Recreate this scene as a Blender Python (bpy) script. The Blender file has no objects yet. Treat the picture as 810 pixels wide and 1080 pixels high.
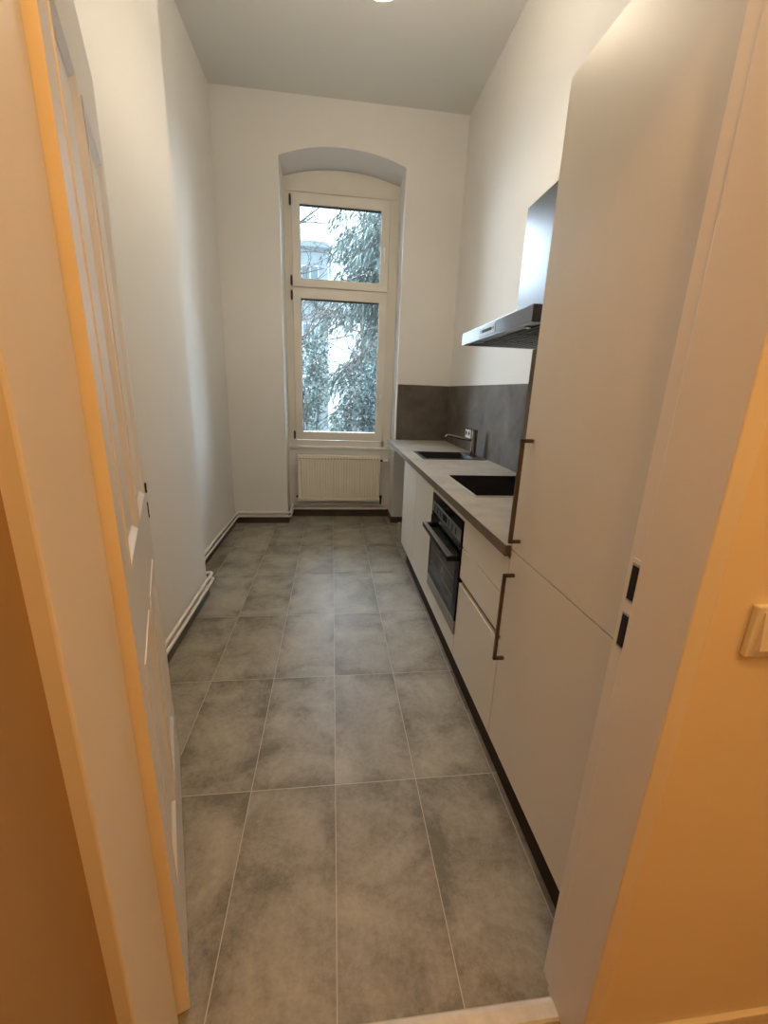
import bpy, bmesh, math, random
from mathutils import Vector, Matrix
random.seed(7)
COL = bpy.context.scene.collection
PI = math.pi

# ------------------------------------------------------------------ materials
def new_mat(name):
    m = bpy.data.materials.new(name); m.use_nodes = True
    nt = m.node_tree; nt.nodes.clear()
    out = nt.nodes.new('ShaderNodeOutputMaterial')
    b = nt.nodes.new('ShaderNodeBsdfPrincipled')
    nt.links.new(b.outputs[0], out.inputs[0])
    return m, nt, b

def mat(name, col, rough=0.5, metal=0.0, var=0.04, scale=8.0, bump=0.0, bscale=120.0, spec=0.5, stretch=None):
    """procedural material: base colour gently varied by noise, optional fine bump"""
    m, nt, b = new_mat(name)
    N, L = nt.nodes, nt.links
    tc = N.new('ShaderNodeTexCoord')
    src = tc.outputs['Object']
    if stretch:
        mp = N.new('ShaderNodeMapping'); mp.inputs['Scale'].default_value = stretch
        L.new(src, mp.inputs[0]); src = mp.outputs[0]
    no = N.new('ShaderNodeTexNoise'); no.inputs['Scale'].default_value = scale
    no.inputs['Detail'].default_value = 5; L.new(src, no.inputs[0])
    cr = N.new('ShaderNodeValToRGB')
    cr.color_ramp.elements[0].position = 0.3; cr.color_ramp.elements[1].position = 0.7
    cr.color_ramp.elements[0].color = tuple(c * (1 - var) for c in col) + (1,)
    cr.color_ramp.elements[1].color = tuple(min(1, c * (1 + var)) for c in col) + (1,)
    L.new(no.outputs[0], cr.inputs[0]); L.new(cr.outputs[0], b.inputs['Base Color'])
    b.inputs['Roughness'].default_value = rough; b.inputs['Metallic'].default_value = metal
    b.inputs['Specular IOR Level'].default_value = spec
    if bump:
        n2 = N.new('ShaderNodeTexNoise'); n2.inputs['Scale'].default_value = bscale
        n2.inputs['Detail'].default_value = 3; L.new(src, n2.inputs[0])
        bp = N.new('ShaderNodeBump'); bp.inputs['Strength'].default_value = bump
        bp.inputs['Distance'].default_value = 0.002
        L.new(n2.outputs[0], bp.inputs['Height']); L.new(bp.outputs[0], b.inputs['Normal'])
    return m

def concrete(name, dark, mid, light, rough=0.5, scale=3.0):
    m, nt, b = new_mat(name); N, L = nt.nodes, nt.links
    tc = N.new('ShaderNodeTexCoord')
    n1 = N.new('ShaderNodeTexNoise'); n1.inputs['Scale'].default_value = scale; n1.inputs['Detail'].default_value = 9
    n1.inputs['Roughness'].default_value = 0.65; n1.inputs['Distortion'].default_value = 0.4
    L.new(tc.outputs['Object'], n1.inputs[0])
    cr = N.new('ShaderNodeValToRGB')
    e = cr.color_ramp.elements; e[0].position = .33; e[0].color = (*dark, 1); e[1].position = .7; e[1].color = (*light, 1)
    k = e.new(.5); k.color = (*mid, 1)
    L.new(n1.outputs[0], cr.inputs[0]); L.new(cr.outputs[0], b.inputs['Base Color'])
    b.inputs['Roughness'].default_value = rough; b.inputs['Specular IOR Level'].default_value = .3 if rough < .6 else .12
    return m

TX, TY = 0.3, 0.6191
def tile_mat():
    m, nt, b = new_mat('floor_tiles'); N, L = nt.nodes, nt.links
    tc = N.new('ShaderNodeTexCoord'); sp = N.new('ShaderNodeSeparateXYZ'); L.new(tc.outputs['Object'], sp.inputs[0])
    def M(op, a, c=None, v=None):
        n = N.new('ShaderNodeMath'); n.operation = op
        if isinstance(a, (int, float)): n.inputs[0].default_value = a
        else: L.new(a, n.inputs[0])
        if c is not None:
            if isinstance(c, (int, float)): n.inputs[1].default_value = c
            else: L.new(c, n.inputs[1])
        return n.outputs[0]
    u = M('DIVIDE', sp.outputs[0], TX); v = M('DIVIDE', sp.outputs[1], TY)
    fu = M('FLOOR', u); fv = M('FLOOR', v)
    ru = M('SUBTRACT', u, fu); rv = M('SUBTRACT', v, fv)
    du = M('MULTIPLY', M('MINIMUM', ru, M('SUBTRACT', 1.0, ru)), TX)
    dv = M('MULTIPLY', M('MINIMUM', rv, M('SUBTRACT', 1.0, rv)), TY)
    d = M('MINIMUM', du, dv)
    grout = M('LESS_THAN', d, 0.0015)
    cb = N.new('ShaderNodeCombineXYZ'); L.new(fu, cb.inputs[0]); L.new(fv, cb.inputs[1])
    wn = N.new('ShaderNodeTexWhiteNoise'); wn.noise_dimensions = '3D'; L.new(cb.outputs[0], wn.inputs['Vector'])
    # per tile offset of the cloudy pattern
    vm = N.new('ShaderNodeVectorMath'); vm.operation = 'MULTIPLY_ADD'
    L.new(wn.outputs['Color'], vm.inputs[0]); vm.inputs[1].default_value = (9, 9, 9); L.new(tc.outputs['Object'], vm.inputs[2])
    n1 = N.new('ShaderNodeTexNoise'); n1.inputs['Scale'].default_value = 4.2; n1.inputs['Detail'].default_value = 8
    n1.inputs['Roughness'].default_value = .62; n1.inputs['Distortion'].default_value = .5
    L.new(vm.outputs[0], n1.inputs[0])
    n2 = N.new('ShaderNodeTexNoise'); n2.inputs['Scale'].default_value = 55; n2.inputs['Detail'].default_value = 6
    n2.inputs['Roughness'].default_value = .75
    L.new(vm.outputs[0], n2.inputs[0])
    # darker smudged tile margins (part of the tile print)
    edge = N.new('ShaderNodeMapRange'); edge.inputs['From Min'].default_value = 0; edge.inputs['From Max'].default_value = .07
    edge.inputs['To Min'].default_value = -.13; edge.inputs['To Max'].default_value = 0
    n3 = N.new('ShaderNodeTexNoise'); n3.inputs['Scale'].default_value = 7; n3.inputs['Detail'].default_value = 3
    L.new(vm.outputs[0], n3.inputs[0])
    dd = M('ADD', d, M('MULTIPLY', M('SUBTRACT', n3.outputs[0], .42), .18)); L.new(dd, edge.inputs['Value'])
    s = M('ADD', n1.outputs[0], M('MULTIPLY', M('SUBTRACT', n2.outputs[0], .5), .5))
    s = M('ADD', s, edge.outputs[0])
    s = M('ADD', s, M('MULTIPLY', M('SUBTRACT', wn.outputs['Value'], .5), .07))
    cr = N.new('ShaderNodeValToRGB'); e = cr.color_ramp.elements
    e[0].position = .28; e[0].color = (.155, .140, .108, 1); e[1].position = .74; e[1].color = (.44, .41, .335, 1)
    k = e.new(.47); k.color = (.295, .272, .220, 1)
    L.new(s, cr.inputs[0])
    mx = N.new('ShaderNodeMix'); mx.data_type = 'RGBA'
    L.new(grout, mx.inputs['Factor']); L.new(cr.outputs[0], mx.inputs['A']); mx.inputs['B'].default_value = (.50, .465, .39, 1)
    L.new(mx.outputs['Result'], b.inputs['Base Color'])
    ro = N.new('ShaderNodeMapRange'); ro.inputs['To Min'].default_value = .34; ro.inputs['To Max'].default_value = .52
    L.new(n2.outputs[0], ro.inputs['Value']); L.new(ro.outputs[0], b.inputs['Roughness'])
    h = M('ADD', M('MULTIPLY', M('SUBTRACT', 1.0, grout), 1.0), M('MULTIPLY', n2.outputs[0], .25))
    bp = N.new('ShaderNodeBump'); bp.inputs['Strength'].default_value = .35; bp.inputs['Distance'].default_value = .0015
    L.new(h, bp.inputs['Height']); L.new(bp.outputs[0], b.inputs['Normal'])
    return m

def glass_mat():
    m = bpy.data.materials.new('window_glass'); m.use_nodes = True; nt = m.node_tree; nt.nodes.clear()
    N, L = nt.nodes, nt.links
    out = N.new('ShaderNodeOutputMaterial'); t = N.new('ShaderNodeBsdfTransparent'); g = N.new('ShaderNodeBsdfGlossy')
    t.inputs[0].default_value = (.95, .98, .98, 1); g.inputs['Roughness'].default_value = .01
    fr = N.new('ShaderNodeFresnel'); fr.inputs[0].default_value = 1.45
    no = N.new('ShaderNodeTexNoise'); no.inputs['Scale'].default_value = 2
    bp = N.new('ShaderNodeBump'); bp.inputs['Strength'].default_value = .02; L.new(no.outputs[0], bp.inputs['Height'])
    L.new(bp.outputs[0], g.inputs['Normal'])
    mx = N.new('ShaderNodeMixShader'); L.new(fr.outputs[0], mx.inputs[0]); L.new(t.outputs[0], mx.inputs[1]); L.new(g.outputs[0], mx.inputs[2])
    L.new(mx.outputs[0], out.inputs[0])
    return m

def leaf_mat(name, c0, c1, rough=.35, spec=.6, scale=3):
    m, nt, b = new_mat(name); N, L = nt.nodes, nt.links
    tc = N.new('ShaderNodeTexCoord'); no = N.new('ShaderNodeTexNoise'); no.inputs['Scale'].default_value = scale
    no.inputs['Detail'].default_value = 4
    L.new(tc.outputs['Object'], no.inputs[0]); cr = N.new('ShaderNodeValToRGB')
    cr.color_ramp.elements[0].position = .35; cr.color_ramp.elements[1].position = .68
    cr.color_ramp.elements[0].color = (*c0, 1); cr.color_ramp.elements[1].color = (*c1, 1)
    L.new(no.outputs[0], cr.inputs[0]); L.new(cr.outputs[0], b.inputs['Base Color'])
    b.inputs['Roughness'].default_value = rough; b.inputs['Specular IOR Level'].default_value = spec
    return m

def lamp_mat(name, col, strength):
    m, nt, b = new_mat(name)
    b.inputs['Base Color'].default_value = (.9, .9, .9, 1)
    b.inputs['Emission Color'].default_value = (*col, 1); b.inputs['Emission Strength'].default_value = strength
    return m

M = dict(
    wall=mat('kitchen_wall_paint', (.80, .785, .75), .85, bump=.12, bscale=90, var=.015, scale=2, spec=.2),
    ceil=mat('ceiling_paint', (.74, .735, .71), .9, bump=.1, bscale=90, var=.015, scale=2, spec=.2),
    hall_shade=mat('hall_wall_paint_shaded', (.40, .28, .15), .8, bump=.12, bscale=110, var=.02, scale=2, spec=.2),  # hall paint darkened: the left wall's shade is put into its colour
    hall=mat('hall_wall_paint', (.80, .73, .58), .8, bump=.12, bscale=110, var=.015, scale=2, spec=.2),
    frame=mat('door_paint', (.80, .77, .71), .38, var=.02, scale=5, bump=.05, bscale=40),
    dooredge=mat('door_edge_paint', (.82, .73, .55), .45, var=.03, scale=6),
    leaf=mat('door_leaf_paint', (.78, .76, .72), .36, var=.02, scale=5, bump=.04, bscale=30),
    front=mat('cabinet_front_lacquer', (.73, .69, .61), .40, var=.012, scale=6, spec=.45),
    carcass=mat('cabinet_carcass', (.16, .13, .10), .6, var=.05),  # dark colour puts the seam shade between the fronts into the hidden carcass
    plinth=mat('plinth_board', (.034, .024, .016), .65, var=.15, scale=6, spec=.2),
    worktop=concrete('worktop_concrete_laminate', (.36, .335, .29), (.44, .41, .36), (.53, .50, .445), .42, 5),
    wtedge=concrete('worktop_edge_laminate', (.105, .083, .058), (.14, .112, .080), (.18, .147, .108), .5, 7),
    splash=concrete('splashback_concrete_laminate', (.098, .083, .070), (.135, .117, .100), (.18, .158, .137), .75, 4),
    steel=mat('brushed_steel', (.36, .37, .39), .30, 1.0, var=.06, scale=40, stretch=(1, 1, 30)),
    hoodsteel=mat('hood_steel', (.29, .30, .32), .28, 1.0, var=.05, scale=30, stretch=(12, .6, 12)),
    trim=mat('satin_steel_trim', (.55, .54, .52), .35, 1.0, var=.05, scale=30),
    panelsteel=mat('oven_panel_steel', (.16, .16, .165), .4, .8, var=.08, scale=30),
    hobframe=mat('hob_frame_metal', (.58, .56, .52), .4, .4, var=.05, scale=30),
    zone=mat('cooking_zone_print', (.022, .02, .02), .4, var=.1, spec=0.0),
    rack=mat('oven_rack_metal', (.085, .078, .07), .5, .2, var=.1),
    oventrim=mat('oven_trim_metal', (.30, .275, .24), .45, .5, var=.06, scale=30),
    bronze=mat('handle_metal', (.15, .105, .065), .38, .85, var=.08, scale=20),
    tap=mat('tap_metal', (.24, .20, .17), .25, 1.0, var=.05, scale=20),
    black=mat('black_glass', (.006, .006, .007), .08, var=.2, scale=5, spec=.03),
    hobglass=mat('hob_ceramic', (.010, .008, .008), .12, var=.2, scale=9, spec=0.0),
    ovenin=mat('oven_window', (.05, .045, .04), .15, var=.25, scale=6, spec=.06),
    blackplastic=mat('black_plastic', (.010, .0095, .009), .5, var=.2, scale=12, spec=.1),
    sink=mat('sink_composite', (.02, .018, .017), .45, var=.25, scale=60),
    sinkrim=mat('sink_rim', (.10, .09, .08), .38, .6, var=.15, scale=40),
    filt=mat('grease_filter', (.09, .075, .06), .42, .85, var=.2, scale=60),
    radiator=mat('radiator_enamel', (.86, .81, .68), .35, var=.02, scale=6),
    pipe=mat('pipe_paint', (.80, .77, .71), .32, var=.03, scale=9),
    plastic=mat('white_plastic', (.80, .78, .73), .35, var=.02, scale=9),
    upvc=mat('window_frame_plastic', (.80, .76, .68), .38, var=.015, scale=6),
    seal=mat('window_seal', (.03, .03, .03), .6, var=.2),
    hinge=mat('dark_hinge', (.05, .045, .04), .45, .5, var=.2),
    skirt=mat('skirting_tile', (.075, .062, .047), .42, var=.3, scale=7),
    stone=mat('sill_stone', (.82, .82, .80), .4, var=.03, scale=12),
    thresh=mat('threshold_paint', (.70, .66, .58), .5, var=.14, scale=22, bump=.3, bscale=60),
    wood=mat('hall_floor_wood', (.28, .13, .05), .4, var=.35, scale=3, stretch=(2, 14, 2)),
    plate=mat('strike_plate', (.50, .47, .43), .4, .7, var=.08, scale=30),
    void=mat('dark_mortise', (.006, .005, .005), .8, var=.1),
    tile=tile_mat(), glass=glass_mat(),
    bark=leaf_mat('bark', (.10, .09, .085), (.22, .20, .19), .8, .3, 9),
    needle=leaf_mat('conifer_needles', (.06, .10, .09), (.22, .30, .30), .4, .6, 1.6),
    ivy=leaf_mat('evergreen_leaves', (.03, .06, .05), (.22, .30, .28), .25, .8, 2.6),
    laurel=leaf_mat('shrub_leaves', (.03, .055, .055), (.17, .23, .23), .25, .8, 3.2),
    red=leaf_mat('reddish_leaves', (.16, .09, .12), (.40, .28, .34), .4, .5, 4),
    ground=leaf_mat('garden_ground', (.10, .10, .09), (.22, .23, .20), .9, .2, 1.2),
    render=mat('house_render', (.42, .48, .53), .8, var=.05, scale=2),
    hglass=mat('house_window_glass', (.20, .28, .34), .15, var=.2, scale=1),
    hframe=mat('house_window_frame', (.75, .78, .8), .6, var=.03),
)

# ------------------------------------------------------------------ mesh helpers
class MB:
    def __init__(s): s.bm = bmesh.new()
    def box(s, x0, x1, y0, y1, z0, z1, bev=0, seg=2):
        r = bmesh.ops.create_cube(s.bm, size=1)
        vs = r['verts']
        bmesh.ops.scale(s.bm, vec=(abs(x1 - x0), abs(y1 - y0), abs(z1 - z0)), verts=vs)
        bmesh.ops.translate(s.bm, vec=((x0 + x1) / 2, (y0 + y1) / 2, (z0 + z1) / 2), verts=vs)
        if bev:
            es = list({e for v in vs for e in v.link_edges})
            bmesh.ops.bevel(s.bm, geom=es, offset=bev, segments=seg, profile=.5, affect='EDGES')
        return s
    def cyl(s, p0, p1, r, n=20, r2=None):
        p0, p1 = Vector(p0), Vector(p1); d = p1 - p0
        m = Matrix.Translation((p0 + p1) / 2) @ d.to_track_quat('Z', 'Y').to_matrix().to_4x4()
        bmesh.ops.create_cone(s.bm, cap_ends=True, segments=n, radius1=r, radius2=r if r2 is None else r2, depth=d.length, matrix=m)
        return s
    def sphere(s, c, r, sc=(1, 1, 1), u=24, v=14):
        m = Matrix.Translation(c) @ Matrix.Diagonal((*sc, 1))
        bmesh.ops.create_uvsphere(s.bm, u_segments=u, v_segments=v, radius=r, matrix=m); return s
    def tube(s, pts, r, n=12, bend=0.0, bn=5):
        """round tube along a polyline, corners rounded by radius bend"""
        P = [Vector(p) for p in pts]; Q = [P[0]]
        for a, b, c in zip(P, P[1:], P[2:]):
            if bend > 0:
                d1 = (a - b); d2 = (c - b); k = min(bend, d1.length * .45, d2.length * .45)
                s0 = b + d1.normalized() * k; s1 = b + d2.normalized() * k
                for i in range(bn + 1):
                    t = i / bn; Q.append(s0 * (1 - t) ** 2 + b * 2 * t * (1 - t) + s1 * t * t)
            else: Q.append(b)
        Q.append(P[-1]); rings = []
        up = Vector((0.13, .21, 1)).normalized()
        for i, q in enumerate(Q):
            t = (Q[min(i + 1, len(Q) - 1)] - Q[max(i - 1, 0)]).normalized()
            a = t.cross(up).normalized() if abs(t.dot(up)) < .98 else t.cross(Vector((1, 0, 0))).normalized()
            b = t.cross(a).normalized()
            rr = r[i] if isinstance(r, (list, tuple)) and i < len(r) else (r[-1] if isinstance(r, (list, tuple)) else r)
            rings.append([s.bm.verts.new(q + (a * math.cos(2 * PI * k / n) + b * math.sin(2 * PI * k / n)) * rr) for k in range(n)])
        for A, B in zip(rings, rings[1:]):
            for k in range(n): s.bm.faces.new((A[k], A[(k + 1) % n], B[(k + 1) % n], B[k]))
        s.bm.faces.new(rings[0][::-1]); s.bm.faces.new(rings[-1]); return s
    def face(s, pts):
        s.bm.faces.new([s.bm.verts.new(p) for p in pts]); return s
    def prism(s, poly, axis, a, b):
        """extrude a 2D polygon along an axis from a to b ('x': poly is (y,z); 'y': (x,z); 'z': (x,y))"""
        def P(u, v, t): return {'x': (t, u, v), 'y': (u, t, v), 'z': (u, v, t)}[axis]
        A = [s.bm.verts.new(P(u, v, a)) for u, v in poly]; B = [s.bm.verts.new(P(u, v, b)) for u, v in poly]
        s.bm.faces.new(A); s.bm.faces.new(B[::-1])
        for i in range(len(poly)):
            j = (i + 1) % len(poly); s.bm.faces.new((A[j], A[i], B[i], B[j]))
        return s
    def build(s, name, m, parent=None, smooth=False, loc=None):
        bmesh.ops.recalc_face_normals(s.bm, faces=s.bm.faces)
        if loc is not None:
            bmesh.ops.translate(s.bm, vec=-Vector(loc), verts=s.bm.verts)
        me = bpy.data.meshes.new(name); s.bm.to_mesh(me); s.bm.free()
        o = bpy.data.objects.new(name, me); COL.objects.link(o); me.materials.append(m)
        if smooth:
            for p in me.polygons: p.use_smooth = True
            try: me.set_sharp_from_angle(angle=math.radians(40))
            except Exception: pass
        if parent is not None:
            o.parent = parent
            root = parent
            off = Vector((0, 0, 0))
            while root is not None: off += root.location; root = root.parent
            o.location = -off if loc is None else Vector(loc) - off
        elif loc is not None: o.location = loc
        return o

def thing(name, label, cat, loc=(0, 0, 0), group=None):
    o = bpy.data.objects.new(name, None); COL.objects.link(o); o.location = loc
    o.empty_display_size = .1
    o['label'] = label; o['category'] = cat
    if group: o['group'] = group
    return o
def tag(o, label, cat, group=None):
    o['label'] = label; o['category'] = cat
    if group: o['group'] = group
    return o
def struct(o, label=None):
    o['kind'] = 'structure'
    if label: o['label'] = label
    return o
def sroot(name, label, loc=(0, 0, 0)):
    o = bpy.data.objects.new(name, None); COL.objects.link(o); o.location = loc
    o['kind'] = 'structure'; o['label'] = label; return o

# ------------------------------------------------------------------ key dimensions (metres)
XR, XL, XLF = 1.19, -.865, -1.035       # right wall, chimney-breast face, left wall behind it
YB, YN = 3.21, 3.47                     # back wall, face of the niche wall under the window
YD, YH = -.575, -.722                   # door wall: kitchen side, hall side
ZC = 3.78
JL, JR = -.358, .513                    # door frame: left and right inner faces
WL, WR = -.485, .641                    # window recess sides
XF = .58                                # cabinet fronts

# ------------------------------------------------------------------ the room
struct(MB().box(-1.35, XR + .15, -.66, YB + .55, -.08, 0).build('floor', M['tile']), 'kitchen floor of grey-brown rectangular tiles')
struct(MB().box(-1.35, XR + .3, YH, YB + .6, ZC, ZC + .12).build('ceiling', M['ceil']), 'white kitchen ceiling')
w = MB()
w.box(XLF - .2, XLF, 1.54, YB + .1, 0, ZC)
w.box(XLF - .2, XL, YD, 1.54, 0, ZC)
struct(w.build('wall_left', M['wall']), 'white left wall with a shallow chimney breast nearest the door')
struct(MB().box(XR, XR + .2, YD, YB + .1, 0, ZC).build('wall_right', M['wall']), 'white right wall behind the kitchen units')

# back wall with the arched window recess
def arch(x0, x1, zs, rise, n=20):
    c = (x1 - x0) / 2; R = (c * c + rise * rise) / (2 * rise); cx = (x0 + x1) / 2; cz = zs + rise - R
    a = math.asin(c / R)
    return [(cx + R * math.sin(-a + 2 * a * i / n), cz + R * math.cos(-a + 2 * a * i / n)) for i in range(n + 1)]
ZS, RISE = 3.338, .098
YO = YB + .55                            # outer face
A0 = arch(WL, WR, ZS, RISE)
w = MB()
w.box(XLF - .2, WL, YB, YO, 0, ZC); w.box(WR, XR + .2, YB, YO, 0, ZC)
A1 = [(x, z - .012 - (z - ZS) * .12) for x, z in A0]
for (a, b), (a1, b1) in zip(zip(A0, A0[1:]), zip(A1, A1[1:])):
    w.face([(a[0], YB, a[1]), (b[0], YB, b[1]), (b[0], YB, ZC), (a[0], YB, ZC)])
    w.face([(a[0], YB, a[1]), (b[0], YB, b[1]), (b1[0], YO, b1[1]), (a1[0], YO, a1[1])])
    w.face([(a1[0], YO, a1[1]), (b1[0], YO, b1[1]), (b1[0], YO, ZC), (a1[0], YO, ZC)])
struct(w.build('wall_back', M['wall']), 'white back wall around the arched window recess')
struct(MB().box(WL, WR, YN, YO, 0, .775).build('wall_niche', M['wall']), 'white wall under the window behind the radiator')

# door wall seen edge-on, kitchen paint inside
ZH = 2.15
w = MB()
w.box(XLF - .2, JL - .03, -.704, YD, 0, ZC); w.box(JR + .035, 2.2, YH, YD, 0, ZC); w.box(JL - .035, JR + .035, YH, YD, ZH + .03, ZC)
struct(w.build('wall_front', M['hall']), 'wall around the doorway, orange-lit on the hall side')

# the hall on the camera's side
struct(MB().box(-1.4, 2.2, -3.4, -.66, -.08, -.004).build('floor_hall', M['wood']), 'reddish wooden hall floor')
struct(MB().box(-1.4, 2.2, -3.4, YH, 2.9, 3.0).build('ceiling_hall', M['hall']))
struct(MB().box(-.60, -.386, -3.4, -.704, 0, 2.9).build('wall_hall', M['hall_shade']), 'orange hall wall at the left edge')
struct(MB().box(2.1, 2.3, -3.4, YH, 0, 2.9).build('wall_hall_right', M['hall']))
struct(MB().box(-1.4, 2.3, -3.5, -3.3, 0, 2.9).build('wall_hall_back', M['hall']))
struct(MB().box(JR + .04, 2.1, YH - .012, YH, 0, .095, .003).build('baseboard_hall', M['frame']), 'painted baseboard of the hall wall at lower right')

# skirting tiles
sk = .068
w = MB(); w.box(XL, XL + .009, YD, 1.549, 0, sk); w.box(XLF + .009, XL + .009, 1.54, 1.549, 0, sk); w.box(XLF, XLF + .009, 1.549, YB, 0, sk)
struct(w.build('baseboard_left', M['skirt']), 'dark skirting tiles along the left wall')
w = MB(); w.box(XLF + .009, WL + .009, YB - .009, YB, 0, sk); w.box(WR - .009, XR, YB - .009, YB, 0, sk)
w.box(WL, WL + .009, YB, YN, 0, sk); w.box(WR - .009, WR, YB, YN, 0, sk)
struct(w.build('baseboard_back', M['skirt']), 'dark skirting tiles along the back wall')
struct(MB().box(WL + .009, WR - .009, YN - .009, YN, 0, .085).build('baseboard_niche', M['skirt']), 'dark skirting tiles under the radiator')

# threshold
w = MB(); w.prism([(-.664, -.003), (-.662, .006), (-.657, .010), (-.632, .010), (-.622, .005), (-.62, -.003)], 'x', JL, JR)
struct(w.build('trim_2', M['thresh']), 'worn white wooden threshold strip in the doorway')

# ------------------------------------------------------------------ door frame (trim_1) and door leaf (door_1)
tr = sroot('trim_1', 'painted wooden door frame lining the doorway', (JL, YH, 0))
w = MB(); w.box(JL - .035, JL, -.709, YD + .004, 0, ZH, .004)
w.build('frame_left', M['frame'], tr)
w = MB(); w.box(JR, JR + .035, YH - .002, -.604, 0, ZH, .003); w.box(JR + .006, JR + .035, -.606, YD + .004, 0, ZH, .001)
jr = w.build('frame_right', M['frame'], tr)
MB().box(JL - .035, JR + .035, YH - .004, YD, ZH, ZH + .035, .004).build('frame_head', M['frame'], tr)
sp_ = MB().box(JR + .0045, JR + .0062, -.6045, -.581, .945, 1.13, .0006).build('strike_plate', M['frame'], jr)
for z0, z1 in ((.958, 1.021), (1.052, 1.117)):
    rim = MB().box(JR + .0037, JR + .0046, -.6028, -.5828, z0 - .0045, z1 + .0045, .0004).build('slot_rim', M['trim'], jr)
    MB().box(JR + .0030, JR + .0038, -.6008, -.5848, z0, z1, .0003).build('strike_slot', M['void'], jr)

H = Vector((-.338, -.554, 0)); u = Vector((-.263, .729, 0)).normalized(); nrm = Vector((u.y, -u.x, 0))   # nrm points into the kitchen's right
LD, TD, ZD = .775, .036, 2.12
def door_pt(s, t, z): return H + u * s - nrm * (t + z * .006) + Vector((0, 0, z))
def dbox(mb, s0, s1, t0, t1, z0, z1):
    P = [door_pt(s, t, z) for z in (z0, z1) for s, t in ((s0, t0), (s1, t0), (s1, t1), (s0, t1))]
    v = [mb.bm.verts.new(p) for p in P]
    for f in ((0, 3, 2, 1), (4, 5, 6, 7), (0, 1, 5, 4), (1, 2, 6, 5), (2, 3, 7, 6), (3, 0, 4, 7)): mb.bm.faces.new([v[i] for i in f])
d1 = sroot('door_1', 'white panelled wooden door standing open against the left wall', tuple(H))
panels = [(.085, .315), (.385, .655)]
zp = [(.285, .875), (1.075, 1.905)]
# leaf: stiles and rails around four recessed fields
mb = MB()
ss = [0, panels[0][0], panels[0][1], panels[1][0], panels[1][1], LD]
zz = [.008, zp[0][0], zp[0][1], zp[1][0], zp[1][1], ZD]
for i in range(5):
    for j in range(5):
        if i in (1, 3) and j in (1, 3): dbox(mb, ss[i], ss[i + 1], .008, TD, zz[j], zz[j + 1])
        else: dbox(mb, ss[i], ss[i + 1], 0, TD, zz[j], zz[j + 1])
bmesh.ops.remove_doubles(mb.bm, verts=mb.bm.verts, dist=1e-5)
leaf = mb.build('door_leaf', M['leaf'], d1)
for s0, s1 in panels:
    for z0, z1 in zp:
        mb = MB()
        # bevelled moulding running round the field, with a raised centre field
        def ring(a, ta, b, tb):
            o = [door_pt(*p) for p in ((s0 + a, ta, z0 + a), (s1 - a, ta, z0 + a), (s1 - a, ta, z1 - a), (s0 + a, ta, z1 - a))]
            i_ = [door_pt(*p) for p in ((s0 + b, tb, z0 + b), (s1 - b, tb, z0 + b), (s1 - b, tb, z1 - b), (s0 + b, tb, z1 - b))]
            for k in range(4): mb.face([o[k], o[(k + 1) % 4], i_[(k + 1) % 4], i_[k]])
        ring(0, -.0025, .007, -.0025); ring(.007, -.0025, .012, .001); ring(.012, .001, .022, .0075)
        ring(.0, .0, .0, -.0025)
        ring(.036, .0078, .05, .004)
        a = .05; mb.face([door_pt(*p) for p in ((s0 + a, .004, z0 + a), (s1 - a, .004, z0 + a), (s1 - a, .004, z1 - a), (s0 + a, .004, z1 - a))])
        bmesh.ops.remove_doubles(mb.bm, verts=mb.bm.verts, dist=1e-5)
        mb.build('door_panel', M['leaf'], d1)
mb = MB(); dbox(mb, -.0012, .0, .0, TD, .008, ZD); mb.build('door_edge', M['dooredge'], d1)
mb = MB(); dbox(mb, .742, .756, -.005, 0, 1.065, 1.095); mb.build('key_plate', M['hinge'], d1)
mb = MB(); dbox(mb, .755, .762, -.003, 0, .98, 1.03); mb.build('latch_plate', M['hinge'], d1)

# ------------------------------------------------------------------ window
YW0, YW1 = 3.545, 3.615                  # frame
wn = sroot('window_1', 'tall white two-part window in the arched recess', (0, YW0, .8))
ZW0 = .795
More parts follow.
